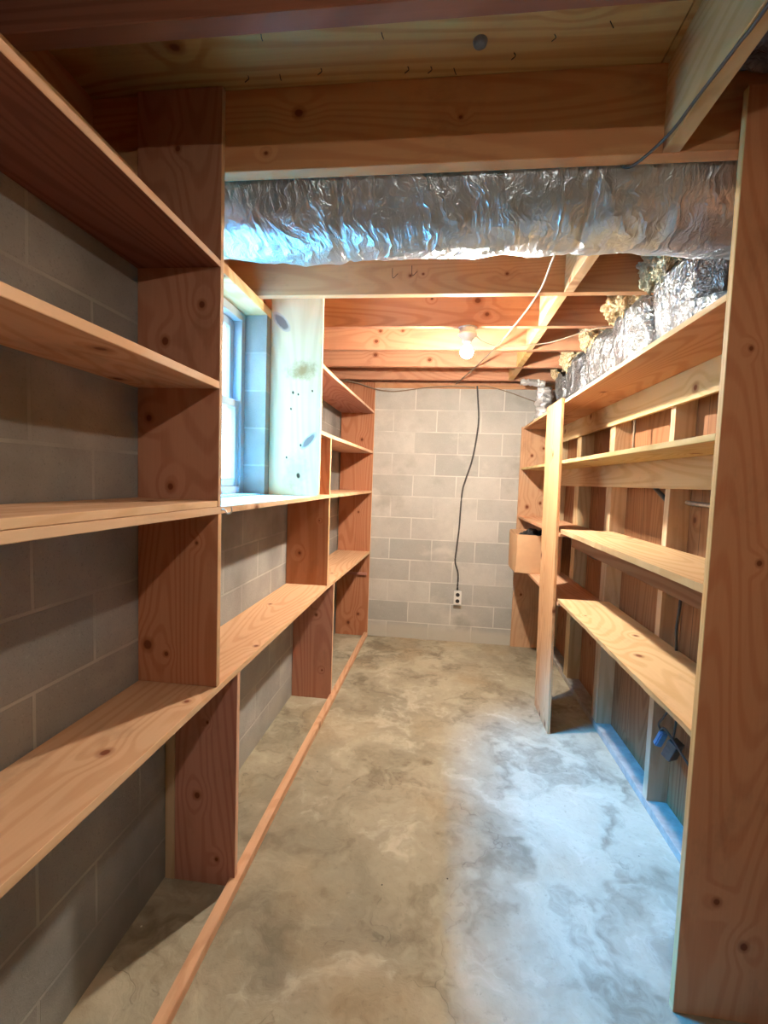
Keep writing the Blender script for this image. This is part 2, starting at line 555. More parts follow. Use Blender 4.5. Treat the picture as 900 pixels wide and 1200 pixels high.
def painted_panel_mat():
    """the pale board by the window: whitish face, brown stain, grey oval knots"""
    g = G('pale_panel_wood')
    p, x, y, z = g.pos()
    gv = g.comb(g.math('MULTIPLY', x, 3.4), y, g.math('MULTIPLY', z, 0.45))
    n1 = g.noise(gv, 1.0, 1.0, 0.35)
    ring = g.mr(g.math('SINE', g.math('MULTIPLY', n1, 120.0)), -0.6, 1.0, 0, 1)
    fib = g.noise(g.comb(g.math('MULTIPLY', x, 110), y, g.math('MULTIPLY', z, 3)), 1.0, 2.0, 0.6)
    col = g.mix(g.math('MULTIPLY', ring, 0.35), srgb(234, 216, 180), srgb(214, 190, 146))
    col = g.mix(g.math('MULTIPLY', fib, 0.25), col, srgb(196, 178, 132))

    def blob(cx, cz, rx, rz, tilt, s0=0.75, s1=1.0, amp=0.25):
        ca, sa = math.cos(tilt), math.sin(tilt)
        dx = g.math('SUBTRACT', x, cx)
        dz = g.math('SUBTRACT', z, cz)
        u = g.math('DIVIDE', g.math('ADD', g.math('MULTIPLY', dx, ca), g.math('MULTIPLY', dz, sa)), rx)
        v = g.math('DIVIDE', g.math('SUBTRACT', g.math('MULTIPLY', dz, ca), g.math('MULTIPLY', dx, sa)), rz)
        d = g.math('SQRT', g.math('ADD', g.math('MULTIPLY', u, u), g.math('MULTIPLY', v, v)))
        d = g.math('ADD', d, g.math('MULTIPLY', g.math('SUBTRACT', g.noise(p, 30.0, 4.0, 0.6), 0.5), amp))
        return g.mr(d, s0, s1, 1, 0)
    col = g.mix(g.math('MULTIPLY', blob(-0.78, 2.11, 0.11, 0.07, 0.1, 0.1, 1.0, 1.2), 0.75), col, srgb(150, 110, 52))
    col = g.mix(g.math('MULTIPLY', blob(-0.80, 1.55, 0.10, 0.15, 0.0, 0.1, 1.0, 1.4), 0.4), col, srgb(168, 132, 84))
    for (cx, cz, rx, rz, t) in ((-0.905, 2.375, 0.026, 0.060, 0.75), (-0.735, 1.725, 0.020, 0.055, -0.75)):
        col = g.mix(blob(cx, cz, rx * 1.25, rz * 1.25, t, 0.85, 1.0, 0.2), col, srgb(206, 190, 172))
        col = g.mix(blob(cx, cz, rx, rz, t, 0.7, 1.0, 0.5), col, srgb(136, 124, 118))
    for (cx, cz, r) in ((-0.83, 1.99, .008), (-0.80, 1.98, .006), (-0.84, 1.90, .006), (-0.79, 1.53, .013), (-0.78, 1.70, .007), (-0.72, 2.0, .006), (-0.86, 1.63, .006)):
        col = g.mix(blob(cx, cz, r, r * 1.5, 0.2, 0.5, 1.0, 0.4), col, srgb(70, 52, 38))
    g.put(g.b.inputs['Base Color'], col)
    g.b.inputs['Roughness'].default_value = 0.7
    g.b.inputs['Specular IOR Level'].default_value = 0.25
    g.bump(g.math('ADD', fib, ring), 0.2, 0.0012)
    return g.m


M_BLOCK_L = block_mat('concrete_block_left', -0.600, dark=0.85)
M_BLOCK_B = block_mat('concrete_block_back', -4.809)
M_FLOOR = concrete_mat()
M_DUCT = foil_mat('duct_foil', (0.50, 0.60, 0.70), rough=0.30, scrim=38.0, metallic=0.72, crink=0.65)
M_FOIL = foil_mat('batt_foil', (0.40, 0.43, 0.46), 0.30, 40.0, 0.92, 1.6, 'y')
M_FOIL2 = foil_mat('boot_foil', (0.80, 0.82, 0.84), 0.38, 40.0, 0.6, 1.0, 'y')
M_PLASTIC = foil_mat('dark_plastic_wrap', (0.22, 0.20, 0.24), 0.22, 30.0, 0.2, 1.2, 'y')
M_FIBRE_Y = fibre_mat('yellow_fibreglass', srgb(206, 176, 128), srgb(246, 230, 194))
M_FIBRE_W = fibre_mat('pale_fibreglass', srgb(206, 204, 176), srgb(240, 238, 216))
M_VINYL = plain('window_vinyl', (0.36, 0.40, 0.42), 0.35, var=0.03)
M_CABLE = plain('grey_cable', (0.06, 0.06, 0.062), 0.5)
M_CABLE_W = plain('tan_cable', (0.26, 0.19, 0.13), 0.5)
M_CABLE_K = plain('dark_cord', (0.07, 0.066, 0.062), 0.55)
M_METAL = plain('galvanised_metal', (0.55, 0.56, 0.57), 0.38, 0.85, 0.15)
M_RUST = plain('dark_nail_steel', (0.08, 0.06, 0.05), 0.6, 0.7)
M_PORC = plain('white_porcelain', (0.82, 0.80, 0.76), 0.22, var=0.02)
M_BLACK = plain('black_plastic', (0.02, 0.02, 0.022), 0.42)
M_CARD = plain('cardboard', srgb(208, 166, 128), 0.85, bump=0.15, bscale=9.0, var=0.05, spec=0.2)
M_CARD_IN = plain('cardboard_inside', srgb(200, 158, 122), 0.9, var=0.08, spec=0.2)
M_TAPE = plain('packing_tape', srgb(222, 196, 150), 0.35, var=0.04)
M_BLUE = plain('blue_box_plastic', (0.10, 0.30, 0.62), 0.4)
M_GRASS = plain('outdoor_ground', (0.13, 0.17, 0.08), 0.95, bump=0.5, bscale=14.0, var=0.4)
M_SIDING = plain('eave_paint', (0.45, 0.47, 0.46), 0.7, var=0.05)


def glass_mat():
    g = G('window_glass')
    g.t.nodes.remove(g.b)
    tr = g.n('ShaderNodeBsdfTransparent', {0: (0.93, 0.97, 0.97, 1)})
    gl = g.n('ShaderNodeBsdfGlossy', {0: (1, 1, 1, 1), 'Roughness': 0.02})
    fr = g.math('ADD', g.math('MULTIPLY', g.math('POWER', g.n('ShaderNodeLayerWeight').outputs['Facing'], 5.0), 0.7), 0.03)
    mx = g.n('ShaderNodeMixShader', {0: fr, 1: tr, 2: gl})
    g.t.links.new(mx.outputs[0], g.out.inputs[0])
    return g.m


def bulb_mat(name, strength, z_mid):
    """frosted lamp: the lower dome glows, the collar above is opaque white"""
    g = G(name)
    p, x, y, z = g.pos()
    lit = g.math('LESS_THAN', z, z_mid)
    g.b.inputs['Base Color'].default_value = (0.85, 0.84, 0.80, 1)
    g.b.inputs['Roughness'].default_value = 0.35
    g.b.inputs['Emission Color'].default_value = (*BULB_COL, 1)
    g.put(g.b.inputs['Emission Strength'], g.math('ADD', g.math('MULTIPLY', lit, strength), 3.0))
    return g.m


# ------------------------------------------------------------------ the room shell
XW, YB, XR = -0.965, 4.45, 1.135       # left block face, back block face, right sheathing face
YN = -3.5                              # wall behind the photographer
ZT = 2.39                              # top of the block walls
JZ, JT = 2.44, 2.675                   # joist underside, subfloor underside
STR = 'structure'

bm = bmesh.new()
bbox(bm, -1.25, 1.35, YN - 0.2, YB + 0.2, -0.12, 0.0)
mesh_obj('floor', bm, M_FLOOR, kind=STR)

bm = bmesh.new()
W0, W1, WZ0, WZ1 = 1.62, 2.50, 1.415, ZT
bbox(bm, XW - 0.2, XW, YN, YB + 0.2, 0, WZ0)
bbox(bm, XW - 0.2, XW, YN, W0, WZ0, ZT)
bbox(bm, XW - 0.2, XW, W1, YB + 0.2, WZ0, ZT)
mesh_obj('wall_left', bm, M_BLOCK_L, kind=STR)

bm = bmesh.new()
bbox(bm, XW, XR + 0.2, YB, YB + 0.2, 0, ZT)
mesh_obj('wall_back', bm, M_BLOCK_B, kind=STR)

bm = bmesh.new()
bbox(bm, XW, XR + 0.2, YN - 0.2, YN, 0, JZ + 0.3)
mesh_obj('wall_front', bm, plain('unseen_dark_wall', (0.05, 0.045, 0.04), 0.9), kind=STR)  # unseen wall, made near black to cut bounce light around the camera

# right wall: brown sheathing on studs
wr = thing('wall_right', (XR, 1.2, 0), kind=STR)
bm = bmesh.new()
bbox(bm, XR, XR + 0.03, YN, YB, 0, JZ)
mesh_obj('sheathing', bm, wood('dark', 'z', 'x'), wr)
for (y0, y1) in ((-1.6, -1.555), (-0.9, -0.855), (-0.2, -0.155), (0.45, 0.495), (1.05, 1.095), (1.62, 1.665),
                 (2.268, 2.313), (2.995, 3.085), (3.675, 3.78), (4.395, 4.44)):
    board('stud', wood('stud', 'z', 'y'), wr, 1.043, XR, y0, y1, 0.04, 2.36)
board('bottom_plate', plain('dusty_plate', srgb(160, 154, 146), 0.9, bump=0.3, bscale=14.0, var=0.18), wr, 1.04, XR, YN, YB, 0, 0.04)
board('top_plate', wood('joist', 'y', 'z'), wr, 1.04, XR, YN, YB, 2.36, 2.40)

# sill plates on the block walls, rim boards
tp = board('trim_1', wood('pale', 'y', 'z'), None, XW - 0.2, XW, YN, YB, ZT + 0.002, JZ, kind=STR)
board('trim_2', wood('joist', 'x', 'z'), None, XW, 1.02, YB + 0.001, YB + 0.14, ZT + 0.002, JZ - 0.002, kind=STR)
bm = bmesh.new()
bbox(bm, XW - 0.2, XW - 0.16, YN, YB + 0.2, JZ, JT)
bbox(bm, XW - 0.16, XR + 0.2, YB + 0.06, YB + 0.10, JZ, JT)
bbox(bm, XR + 0.03, XR + 0.07, YN, YB + 0.06, JZ, JT)
bbox(bm, XR + 0.03, XR + 0.05, YN, YB + 0.06, 0, JZ)
mesh_obj('trim_3', bm, wood('joist', 'y', 'x'), kind=STR)

cl = thing('ceiling', (0, 1.2, JT), kind=STR)
bm = bmesh.new()
bbox(bm, XW - 0.2, 0.548, YN - 0.2, YB + 0.2, JT, JT + 0.02)
bbox(bm, 0.552, XR + 0.2, YN - 0.2, YB + 0.2, JT, JT + 0.02)
bbox(bm, XW - 0.2, XR + 0.2, YN - 0.2, YB + 0.2, JT + 0.02, JT + 0.03)
mesh_obj('subfloor', bm, wood('ply', 'x', 'z'), cl)
JY = [-1.48, -0.99, -0.50, -0.01, 0.48, 0.955, 1.42, 1.89, 2.365, 2.85, 3.34, 3.82, 4.30]
JH = 0.045
JX1 = {1.89: 1.07}
for i, y0 in enumerate(JY):
    sp = {1.42: ((.016, 2.563, .006), (-.461, 2.60, .014), (-.56, 2.49, .006)), 2.365: ((-.185, 2.528, .007), (-.122, 2.535, .006), (.28, 2.53, .008)),
          2.85: ((.235, 2.51, .014), (.178, 2.588, .018), (-.09, 2.60, .007)), 3.34: ((-.485, 2.497, .014), (-.457, 2.568, .012), (-.3, 2.57, .010)),
          3.82: ((-.12, 2.492, .016), (-.558, 2.53, .016))}.get(y0, ())
    board('joist', wood({2.85: 'red', 0.955: 'shaded'}.get(y0, 'joist'), 'x', 'y', sp), cl, XW - 0.16, XR + 0.03, y0, y0 + JH, JZ, JT, 0.002)
for i in range(len(JY) - 1):
    y0, y1 = JY[i] + JH, JY[i + 1]
    if abs(JY[i] - 1.42) < .01:
        continue                       # the duct fills this bay
    bx = {5: 0.567, 7: 0.548, 8: 0.530, 9: 0.545, 10: 0.560, 11: 0.566}.get(i, 0.55)
    board('blocking', wood('pale', 'y', 'x'), cl, bx, bx + 0.045, y0, y1, JZ, JT - 0.001, 0.002)
# knot plug and nail points poking through the subfloor
for k, (x, y) in enumerate(((-0.60, 1.375), (-0.506, 1.377), (-0.382, 1.367), (-0.198, 1.275), (-0.073, 1.385), (-0.514, 1.255),
                            (-0.137, 1.38), (-0.009, 1.395), (0.244, 1.315), (0.372, 1.291), (0.15, 1.36))):
    bm = bmesh.new()
    tube(bm, [(x, y, JT), (x + 0.003, y - 0.004, JT - 0.012), (x + 0.007 * (1 if k % 2 else -1), y - 0.006, JT - 0.022)], 0.0013, 6)
    mesh_obj('nail', bm, M_RUST, cl)
bm = bmesh.new()
lathe(bm, [(0.001, -0.012), (0.012, -0.012), (0.017, -0.008), (0.019, 0.0), (0.019, 0.004)], (0.057, 1.319, JT - 0.001), seg=20)
mesh_obj('plug', bm, plain('grey_knot_plug', (0.20, 0.18, 0.17), 0.45), cl, smooth=True, label='grey round plug in the subfloor')
# bent nails on a joist face
for x, z in ((-0.275, 2.56), (-0.18, 2.57)):
    bm = bmesh.new()
    tube(bm, [(x, 2.366, z), (x + 0.002, 2.35, z - 0.004), (x + 0.006, 2.345, z - 0.05), (x + 0.03, 2.345, z - 0.03)], 0.0014, 6)
    mesh_obj('nail', bm, M_RUST, cl)

# window in the left wall
win = thing('window_1', (-1.11, 2.06, WZ0), kind=STR)
XG0, XG1 = -1.165, -1.085


def frame_rect(name, x0, x1, y0, y1, z0, z1, wd, mat, parent, bev=0.003):
    bm = bmesh.new()
    bbox(bm, x0, x1, y0, y0 + wd, z0, z1)
    bbox(bm, x0, x1, y1 - wd, y1, z0, z1)
    bbox(bm, x0, x1, y0 + wd, y1 - wd, z0, z0 + wd)
    bbox(bm, x0, x1, y0 + wd, y1 - wd, z1 - wd, z1)
    bmesh.ops.bevel(bm, geom=list(bm.edges), offset=bev, segments=1, affect='EDGES')
    return mesh_obj(name, bm, mat, parent)


frame_rect('window_frame', XG0, XG1, W0 + .001, W1 - .001, WZ0 + .001, WZ1 - .002, 0.045, M_VINYL, win)
GL = glass_mat()
ZM = 1.90
for nm, xo, z0, z1 in (('upper_sash', -1.158, ZM - 0.02, WZ1 - 0.047), ('lower_sash', -1.124, WZ0 + 0.046, ZM + 0.02)):
    s = frame_rect(nm, xo, xo + 0.028, W0 + 0.047, W1 - 0.047, z0, z1, 0.042, M_VINYL, win)
    bm = bmesh.new()
    bbox(bm, xo + 0.010, xo + 0.016, W0 + 0.087, W1 - 0.087, z0 + 0.040, z1 - 0.040)
    g_ = bpy.data.meshes.new('pane')
    bm.to_mesh(g_)
    bm.free()
    g_.materials.append(GL)
    go = bpy.data.objects.new('pane', g_)
    sc.collection.objects.link(go)
    go.parent = s
    go.location = (0, 0, 0)
board('window_sill', M_VINYL, win, -1.085, -0.985, W0 + 0.002, W1 - 0.002, WZ0 - 0.0, WZ0 + 0.008, 0.002)

# ------------------------------------------------------------------ left shelving


def XF(y):
    pts = [(-5, -0.69), (2.9, -0.688), (4.45, -0.640)]
    for (ya, xa), (yb, xb) in zip(pts, pts[1:]):
        if y <= yb:
            return xa + (xb - xa) * (y - ya) / (yb - ya)
    return pts[-1][1]


def lshelf(name, kind, y0, y1, z0, z1, back=XW + 0.004, fo=0.0, spots=(), **props):
    ys = [y0] + [v for v in (2.9,) if y0 < v < y1] + [y1]
    pts = [(XF(v) + fo, v) for v in ys] + [(back, y1), (back, y0)]
    return edge_paint(plank(name, wood(kind, 'y', 'z', spots), LS, pts, z0, z1, **props), 1)


LS = thing('wooden_shelving', (-0.82, 2.0, 0), 'long open pine shelving along the left block wall, running past the window',
           'shelving')
NY = -0.35
lshelf('shelf', 'shaded', NY, 1.3985, 2.150, 2.170)
lshelf('shelf', 'pine', NY, 1.3985, 1.785, 1.808)
lshelf('shelf', 'pine', NY, 1.398, 1.4185, 1.438, fo=-0.002)
lshelf('shelf', 'pine', NY, 4.428, 1.396, 1.4178)
lshelf('shelf', 'pine', NY, 4.428, 0.810, 0.832, spots=((1.016, -.784, .014), (1.295, -.731, .009), (1.784, -.711, .010), (2.40, -.88, .010), (0.72, -.86, .013), (3.3, -.75, .01), (0.2, -.8, .014)))
lshelf('shelf', 'red', 2.582, 4.428, 2.150, 2.170)
lshelf('shelf', 'pine', 2.582, 4.428, 1.772, 1.794)


def lupright(kind, y0, y1, z0, z1, back=XW + 0.004, xf=None, spots=(), **props):
    x1 = (xf if xf is not None else XF(y0)) + 0.0
    return edge_paint(board('upright', wood(kind, 'z', 'y', spots), LS, back, x1, y0, y1, z0, z1, **props), 1, 'z')


lupright('red', 1.3985, 1.4195, 1.4182, 2.672, spots=((1.691, -.922, .012), (1.477, -.849, .012), (1.929, -.868, .013), (2.04, -.748, .011), (2.5, -.83, .01)))
lupright('red', 1.400, 1.422, 0.8325, 1.3955, spots=((0.957, -.927, .017), (0.93, -.862, .008), (1.3, -.76, .006)))
lupright('red', 1.560, 1.583, 0.0, 0.8095, back=-0.925, spots=((0.339, -.838, .013), (0.62, -.80, .005), (0.10, -.76, .008)))
board('cleat', wood('stud', 'z', 'x'), LS, -0.962, -0.926, 1.558, 1.60, 0.0, 0.8095)
lupright('red', 2.900, 2.922, 0.8325, 1.3955, spots=((1.035, -.875, .010), (1.25, -.75, .004)))
lupright('red', 3.075, 3.097, 0.0, 0.8095, spots=((0.585, -.80, .010), (0.2, -.75, .006)))
lupright('red', 2.900, 2.922, 1.4182, 1.7715)
lupright('red', NY - 0.022, NY - 0.001, 0.0, 2.672)
lupright('red', 4.4285, 4.4485, 0.0, 2.438, back=-0.955, xf=-0.638, spots=((1.208, -.762, .010), (0.211, -.735, .014), (0.12, -.83, .017), (1.9, -.75, .014), (2.2, -.80, .01)))
board('panel', painted_panel_mat(), LS, XW + 0.003, -0.669, 2.560, 2.581, 1.4185, JT - 0.015,
      label='pale whitish upright board beside the window with grey knots and a brown stain')
# small strips nailed to the end upright
board('cleat', wood('red', 'x', 'z'), LS, -0.95, -0.66, 4.405, 4.427, 0.60, 0.625)
# base rail on the floor
bm = bmesh.new()
prism(bm, [(-0.678, -0.3), (-0.668, 2.0), (-0.635, 4.44), (-0.672, 4.44), (-0.706, 2.0), (-0.718, -0.3)], 0.0, 0.036)
bmesh.ops.bevel(bm, geom=list(bm.edges), offset=0.004, segments=2, affect='EDGES')
mesh_obj('base_rail', bm, wood('pine', 'y', 'z'), LS)

# cup hook at the shelf edge
bm = bmesh.new()
hx, hy, hz = -0.688, 1.418, 1.408
tube(bm, [(hx - 0.004, hy, hz), (hx + 0.012, hy, hz), (hx + 0.020, hy, hz - 0.010), (hx + 0.030, hy, hz - 0.010),
          (hx + 0.036, hy, hz), (hx + 0.034, hy, hz + 0.010)], 0.0024, 8)
hk = mesh_obj('cup_hook', bm, M_METAL, smooth=True)
hk['label'] = 'tiny metal cup hook screwed into the left shelf edge'
hk['category'] = 'hook'

# ------------------------------------------------------------------ right shelving
RS = thing('wooden_shelving', (0.88, 2.9, 0), 'open pine shelving on the right stud wall with a leaning face board',
           'shelving')
XS0, XS1 = 0.742, 1.020
edge_paint(board('shelf', wood('red', 'y', 'z'), RS, XS0, 1.040, 1.384, 4.428, 2.032, 2.052), -1)
board('shelf', wood('pale', 'y', 'z'), RS, XS0, 1.040, 1.384, 4.428, 1.660, 1.680)
board('shelf', wood('pine', 'y', 'z'), RS, XS0 - 0.004, 1.040, 2.927, 4.428, 1.216, 1.236)


def rough_plank(name, mat, x0, x1, y0, y1, z0, z1, amp, seed):
    """a plank whose front edge is chipped and wavy"""
    bm = bmesh.new()
    n = 60
    pts = []
    for i in range(n + 1):
        y = y0 + (y1 - y0) * i / n
        pts.append((x0 + amp * noise.noise(Vector((y * 4.0, seed, 0))) + amp * 0.5 * noise.noise(Vector((y * 17.0, seed, 3))), y))
    lo0 = [bm.verts.new((x + 0.006 * (0.5 + noise.noise(Vector((y * 5, seed, 8)))), y, z0)) for x, y in pts]
    lo1 = [bm.verts.new((x, y, z1)) for x, y in pts]
    bo0 = [bm.verts.new((x1, y, z0)) for x, y in pts]
    bo1 = [bm.verts.new((x1, y, z1)) for x, y in pts]
    for i in range(n):
        bm.faces.new((lo0[i], lo0[i + 1], lo1[i + 1], lo1[i]))
        bm.faces.new((lo1[i], lo1[i + 1], bo1[i + 1], bo1[i]))
        bm.faces.new((bo0[i + 1], bo0[i], bo1[i], bo1[i + 1]))
        bm.faces.new((lo0[i + 1], lo0[i], bo0[i], bo0[i + 1]))
    bm.faces.new((lo0[0], lo1[0], bo1[0], bo0[0]))
    bm.faces.new((lo0[n], bo0[n], bo1[n], lo1[n]))
    return mesh_obj(name, bm, mat, RS)


rough_plank('shelf', wood('pale', 'y', 'z'), XS0, 1.040, 1.384, 2.925, 1.236, 1.262, 0.006, 2.0)
board('stiffener', wood('dark', 'y', 'x'), RS, 0.792, 0.812, 1.384, 2.86, 1.165, 1.2355)
board('shelf', wood('pine', 'y', 'z'), RS, XS0 + 0.004, 1.040, 2.906, 4.428, 0.794, 0.814)
rough_plank('shelf', wood('pale', 'y', 'z', ((2.256, .936, .012), (1.983, .84, .014), (2.55, .80, .006))), XS0, 1.040, 1.384, 2.904, 0.818, 0.840, 0.003, 5.0)
# ledgers nailed across the studs
board('ledger', wood('pale', 'y', 'x'), RS, 1.021, 1.042, 1.384, 4.428, 1.897, 2.0315)
board('ledger', wood('pale', 'y', 'x'), RS, 1.021, 1.042, 1.384, 4.428, 1.527, 1.6595)
board('ledger', wood('dark', 'y', 'x'), RS, 1.021, 1.042, 2.93, 4.428, 1.17, 1.2155)
# upright at the near end, upright at the far end
up = board('upright', [wood('joist', 'z', 'y', ((0.356, .834, .011), (0.231, .916, .012), (1.332, .866, .008), (1.9, .80, .006))), wood('pale', 'z', 'x')], RS, 0.741, 1.040, 1.360, 1.383, 0.0, 2.56)
for p_ in up.data.polygons:
    if p_.normal.x < -0.5:
        p_.material_index = 1
board('upright', wood('pine', 'z', 'y', ((1.792, .83, .012), (1.322, .81, .016), (1.36, .926, .013), (1.86, .93, .01), (0.5, .8, .01))), RS, 0.727, 1.040, 4.4285, 4.4485, 0.0, 2.052)
# leaning face board
bm = bmesh.new()
Zp = 2.062
lo = [(2.880, 0), (3.268, 0)]
hi = [(3.010, Zp), (3.405, Zp + 0.004)]
vv = []
for xx in (0.722, 0.740):
    vv.append([bm.verts.new((xx, lo[0][0], 0.0)), bm.verts.new((xx, lo[1][0], 0.0)), bm.verts.new((xx, hi[1][0], hi[1][1])), bm.verts.new((xx, hi[0][0], hi[0][1]))])
bm.faces.new(vv[0])
bm.faces.new(vv[1][::-1])
for i in range(4):
    j = (i + 1) % 4
    bm.faces.new((vv[0][i], vv[1][i], vv[1][j], vv[0][j]))
bmesh.ops.bevel(bm, geom=list(bm.edges), offset=0.0015, segments=1, affect='EDGES')
mesh_obj('face_board', bm, wood('pine', 'z', 'x'), RS, label='wide upright board leaning across the shelf fronts')

# ------------------------------------------------------------------ foil duct across the ceiling


def crinkle(p, f, amp, seed=0.0):
    q = Vector((p[0] * f, p[1] * f, p[2] * f + seed))
    return amp * (1 - 2 * abs(noise.noise(q))) + amp * 0.5 * (1 - 2 * abs(noise.noise(q * 2.3)))


bm = bmesh.new()
NX, NA = 420, 110
x0, x1 = -0.955, 1.11
rings = []
for i in range(NX + 1):
    t = i / NX
    x = x0 + (x1 - x0) * t
    cz = 2.530 - 0.040 * t - 0.014 * math.sin(t * 7)
    row = []
    # shallow tape bands pull the wrap in
    band = sum(math.exp(-((x - b) / 0.012) ** 2) for b in (-0.36, 0.42, 0.93))
    for k in range(NA):
        a_ = 2 * math.pi * k / NA
        p = (x, math.cos(a_), math.sin(a_))
        fold = noise.noise(Vector((x * 5.0 + math.sin(a_) * 0.9, math.cos(a_) * 0.8, 3.0)))
        rr = 0.196 + 0.016 * noise.noise(Vector((x * 2.2, p[1] * 1.5, p[2] * 1.5))) - 0.008 * band
        rr += 0.011 * (1 - 2.2 * abs(fold))
        rr += crinkle((x * 1.2 + a_ * 0.12, p[1] * 0.28, p[2] * 0.28), 12.0, 0.0024)
        yy = 1.675 + rr * p[1] * 1.0
        yy = min(max(yy, 1.468), 1.887)
        zz = cz + rr * p[2]
        zz = min(zz, JT - 0.003)
        row.append(bm.verts.new((x, yy, zz)))
    rings.append(row)
for i in range(NX):
    for k in range(NA):
        bm.faces.new((rings[i][k], rings[i][(k + 1) % NA], rings[i + 1][(k + 1) % NA], rings[i + 1][k]))
bm.faces.new(rings[0][::-1])
bm.faces.new(rings[-1])
dc = mesh_obj('air_duct', bm, M_DUCT, smooth=True)
dc['label'] = 'thick silver foil-wrapped air duct crossing the ceiling between joists'
dc['category'] = 'duct'

# ------------------------------------------------------------------ foil-faced batts over the right wall


def batt(y0, y1, idx, fmat, label, ylow0=None, ylow1=None):
    root = thing('insulation_batt', (1.08, (y0 + y1) / 2, 2.402), label, 'insulation', 'foil-faced batts above the right shelving')
    nu, nv = 70, 60
    bm = bmesh.new()
    a0, a1 = (ylow0 if ylow0 is not None else y0 + 0.006), (ylow1 if ylow1 is not None else y1 + 0.015)
    grid = []
    for j in range(nv + 1):
        v = j / nv
        z = 2.062 + v * 0.50
        # profile: leans out over the shelf then tucks back into the bay
        xb = 1.022 - 0.075 * math.sin(min(1, v / 0.72) * math.pi * 0.5) + 0.10 * max(0, v - 0.72) / 0.28
        row = []
        lowf = 1 - min(1, max(0, (z - (2.24 if idx == 1 else 2.39)) / 0.03))
        ya = (y0 + 0.003) * (1 - lowf) + a0 * lowf
        yb = (y1 - 0.003) * (1 - lowf) + a1 * lowf
        for i in range(nu + 1):
            u = i / nu
            y = ya + (yb - ya) * u
            side = (abs(2 * u - 1)) ** 3.0
            x = xb - 0.045 * (1 - side) + 0.085 * side ** 3
            x += crinkle((y * 1.5, z * 0.55, idx), 9.0, 0.008, idx * 3.1) + crinkle((y * 1.5, z * 0.6, idx), 26.0, 0.0035, idx)
            zz = z - 0.03 * side * v
            row.append(bm.verts.new((min(x, 1.036), y, zz)))
        grid.append(row)
    for j in range(nv):
        for i in range(nu):
            bm.faces.new((grid[j][i], grid[j][i + 1], grid[j + 1][i + 1], grid[j + 1][i]))
    fo = mesh_obj('foil_facing', bm, M_FOIL, root, smooth=True)
    md = fo.modifiers.new('thick', 'SOLIDIFY')
    md.thickness = 0.004
    md.offset = -1
    # fluffy fibre: a lumpy roll at the far top edge and a tongue inside the joist bay
    bm = bmesh.new()
    ym = (y0 + y1) / 2

    def lump(c, rx, ry, rz, seed, amp=0.28):
        s = bmesh.ops.create_icosphere(bm, subdivisions=5, radius=1.0)
        for vtx in s['verts']:
            d = vtx.co.copy()
            k = 1 + amp * noise.noise(d * 1.6 + Vector((seed, idx, 0))) + amp * 0.5 * noise.noise(d * 4.1 + Vector((seed, idx, 5))) + amp * 0.22 * noise.noise(d * 10 + Vector((seed, 0, 2)))
            vtx.co = Vector((c[0] + d.x * rx * k, c[1] + d.y * ry * k, c[2] + d.z * rz * k))
            vtx.co.y = min(max(vtx.co.y, y0 + 0.004), y1 - 0.004)
            vtx.co.z = min(vtx.co.z, JT - 0.004)
    r2 = random.Random(idx)
    lump((1.03, ym, 2.565), 0.09, 0.19, 0.07, 2.0)
    lump((0.985, y1 - 0.07, 2.545), 0.105, 0.06, 0.085, 1.0, 0.4)
    for q in range(9):
        yy = y1 - 0.03 - 0.05 * q * (y1 - y0) / 0.44
        lump((0.945 + 0.012 * q + r2.uniform(-.012, .012), yy, 2.505 + r2.uniform(-.02, .025)),
             0.055 + r2.uniform(-.015, .02), 0.040, 0.062 + r2.uniform(-.02, .03), 3.0 + q, 0.55)
    for q in range(4):      # ragged tongues drooping over the foil edge
        yy = y1 - 0.04 - r2.random() * 0.22
        lump((0.905 + r2.uniform(-.01, .02), yy, 2.468 + r2.uniform(-.02, .02)), 0.035, 0.030, 0.055, 11.0 + q, 0.7)
    mesh_obj('fibre', bm, fmat, root, smooth=True)
    return root


bl = [('nearest foil-faced batt above the right shelving, just under the duct, pale fibre', M_FIBRE_W),
      ('second foil-faced batt from the duct above the right shelving, yellow fibre on top', M_FIBRE_Y),
      ('third foil-faced batt from the duct above the right shelving', M_FIBRE_Y),
      ('fourth foil-faced batt from the duct, above the leaning board', M_FIBRE_Y),
      ('farthest foil-faced batt above the right shelving, by the back wall', M_FIBRE_Y)]
for k, (ya, yb) in enumerate(((1.935, 2.365), (2.41, 2.85), (2.895, 3.34), (3.385, 3.82), (3.865, 4.10))):
    batt(ya, yb, k + 1, bl[k][1], bl[k][0], ylow0=1.80 if k == 0 else None)

# dark plastic wrap stuffed in the nearest bay
bm = bmesh.new()
grid = []
for j in range(61):
    row = []
    for i in range(61):
        u, v = i / 60, j / 60
        y = 1.20 + 0.205 * u
        a_ = v * math.pi * 0.9
        x = 0.98 - 0.27 * math.sin(a_) + crinkle((y, v, 1), 6.0, 0.012)
        z = 2.650 - 0.055 * v + 0.008 * math.sin(u * 9.1) + crinkle((y, v, 4), 7.0, 0.014)
        row.append(bm.verts.new((x, min(y, 1.412), max(2.572, min(z, JT - 0.006)))))
    grid.append(row)
for j in range(60):
    for i in range(60):
        bm.faces.new((grid[j][i], grid[j][i + 1], grid[j + 1][i + 1], grid[j + 1][i]))
pw = mesh_obj('insulation_wrap', bm, M_PLASTIC, smooth=True)
md = pw.modifiers.new('thick', 'SOLIDIFY')
md.thickness = 0.003
pw['label'] = 'dark crumpled plastic wrap tucked in the ceiling bay at the top right corner'
pw['category'] = 'insulation'

# small foil boot hanging at the far right corner
bd = thing('duct_boot', (0.87, 4.22, 2.06), 'small crumpled foil duct elbow in the far right corner above the shelf', 'duct')
bm = bmesh.new()


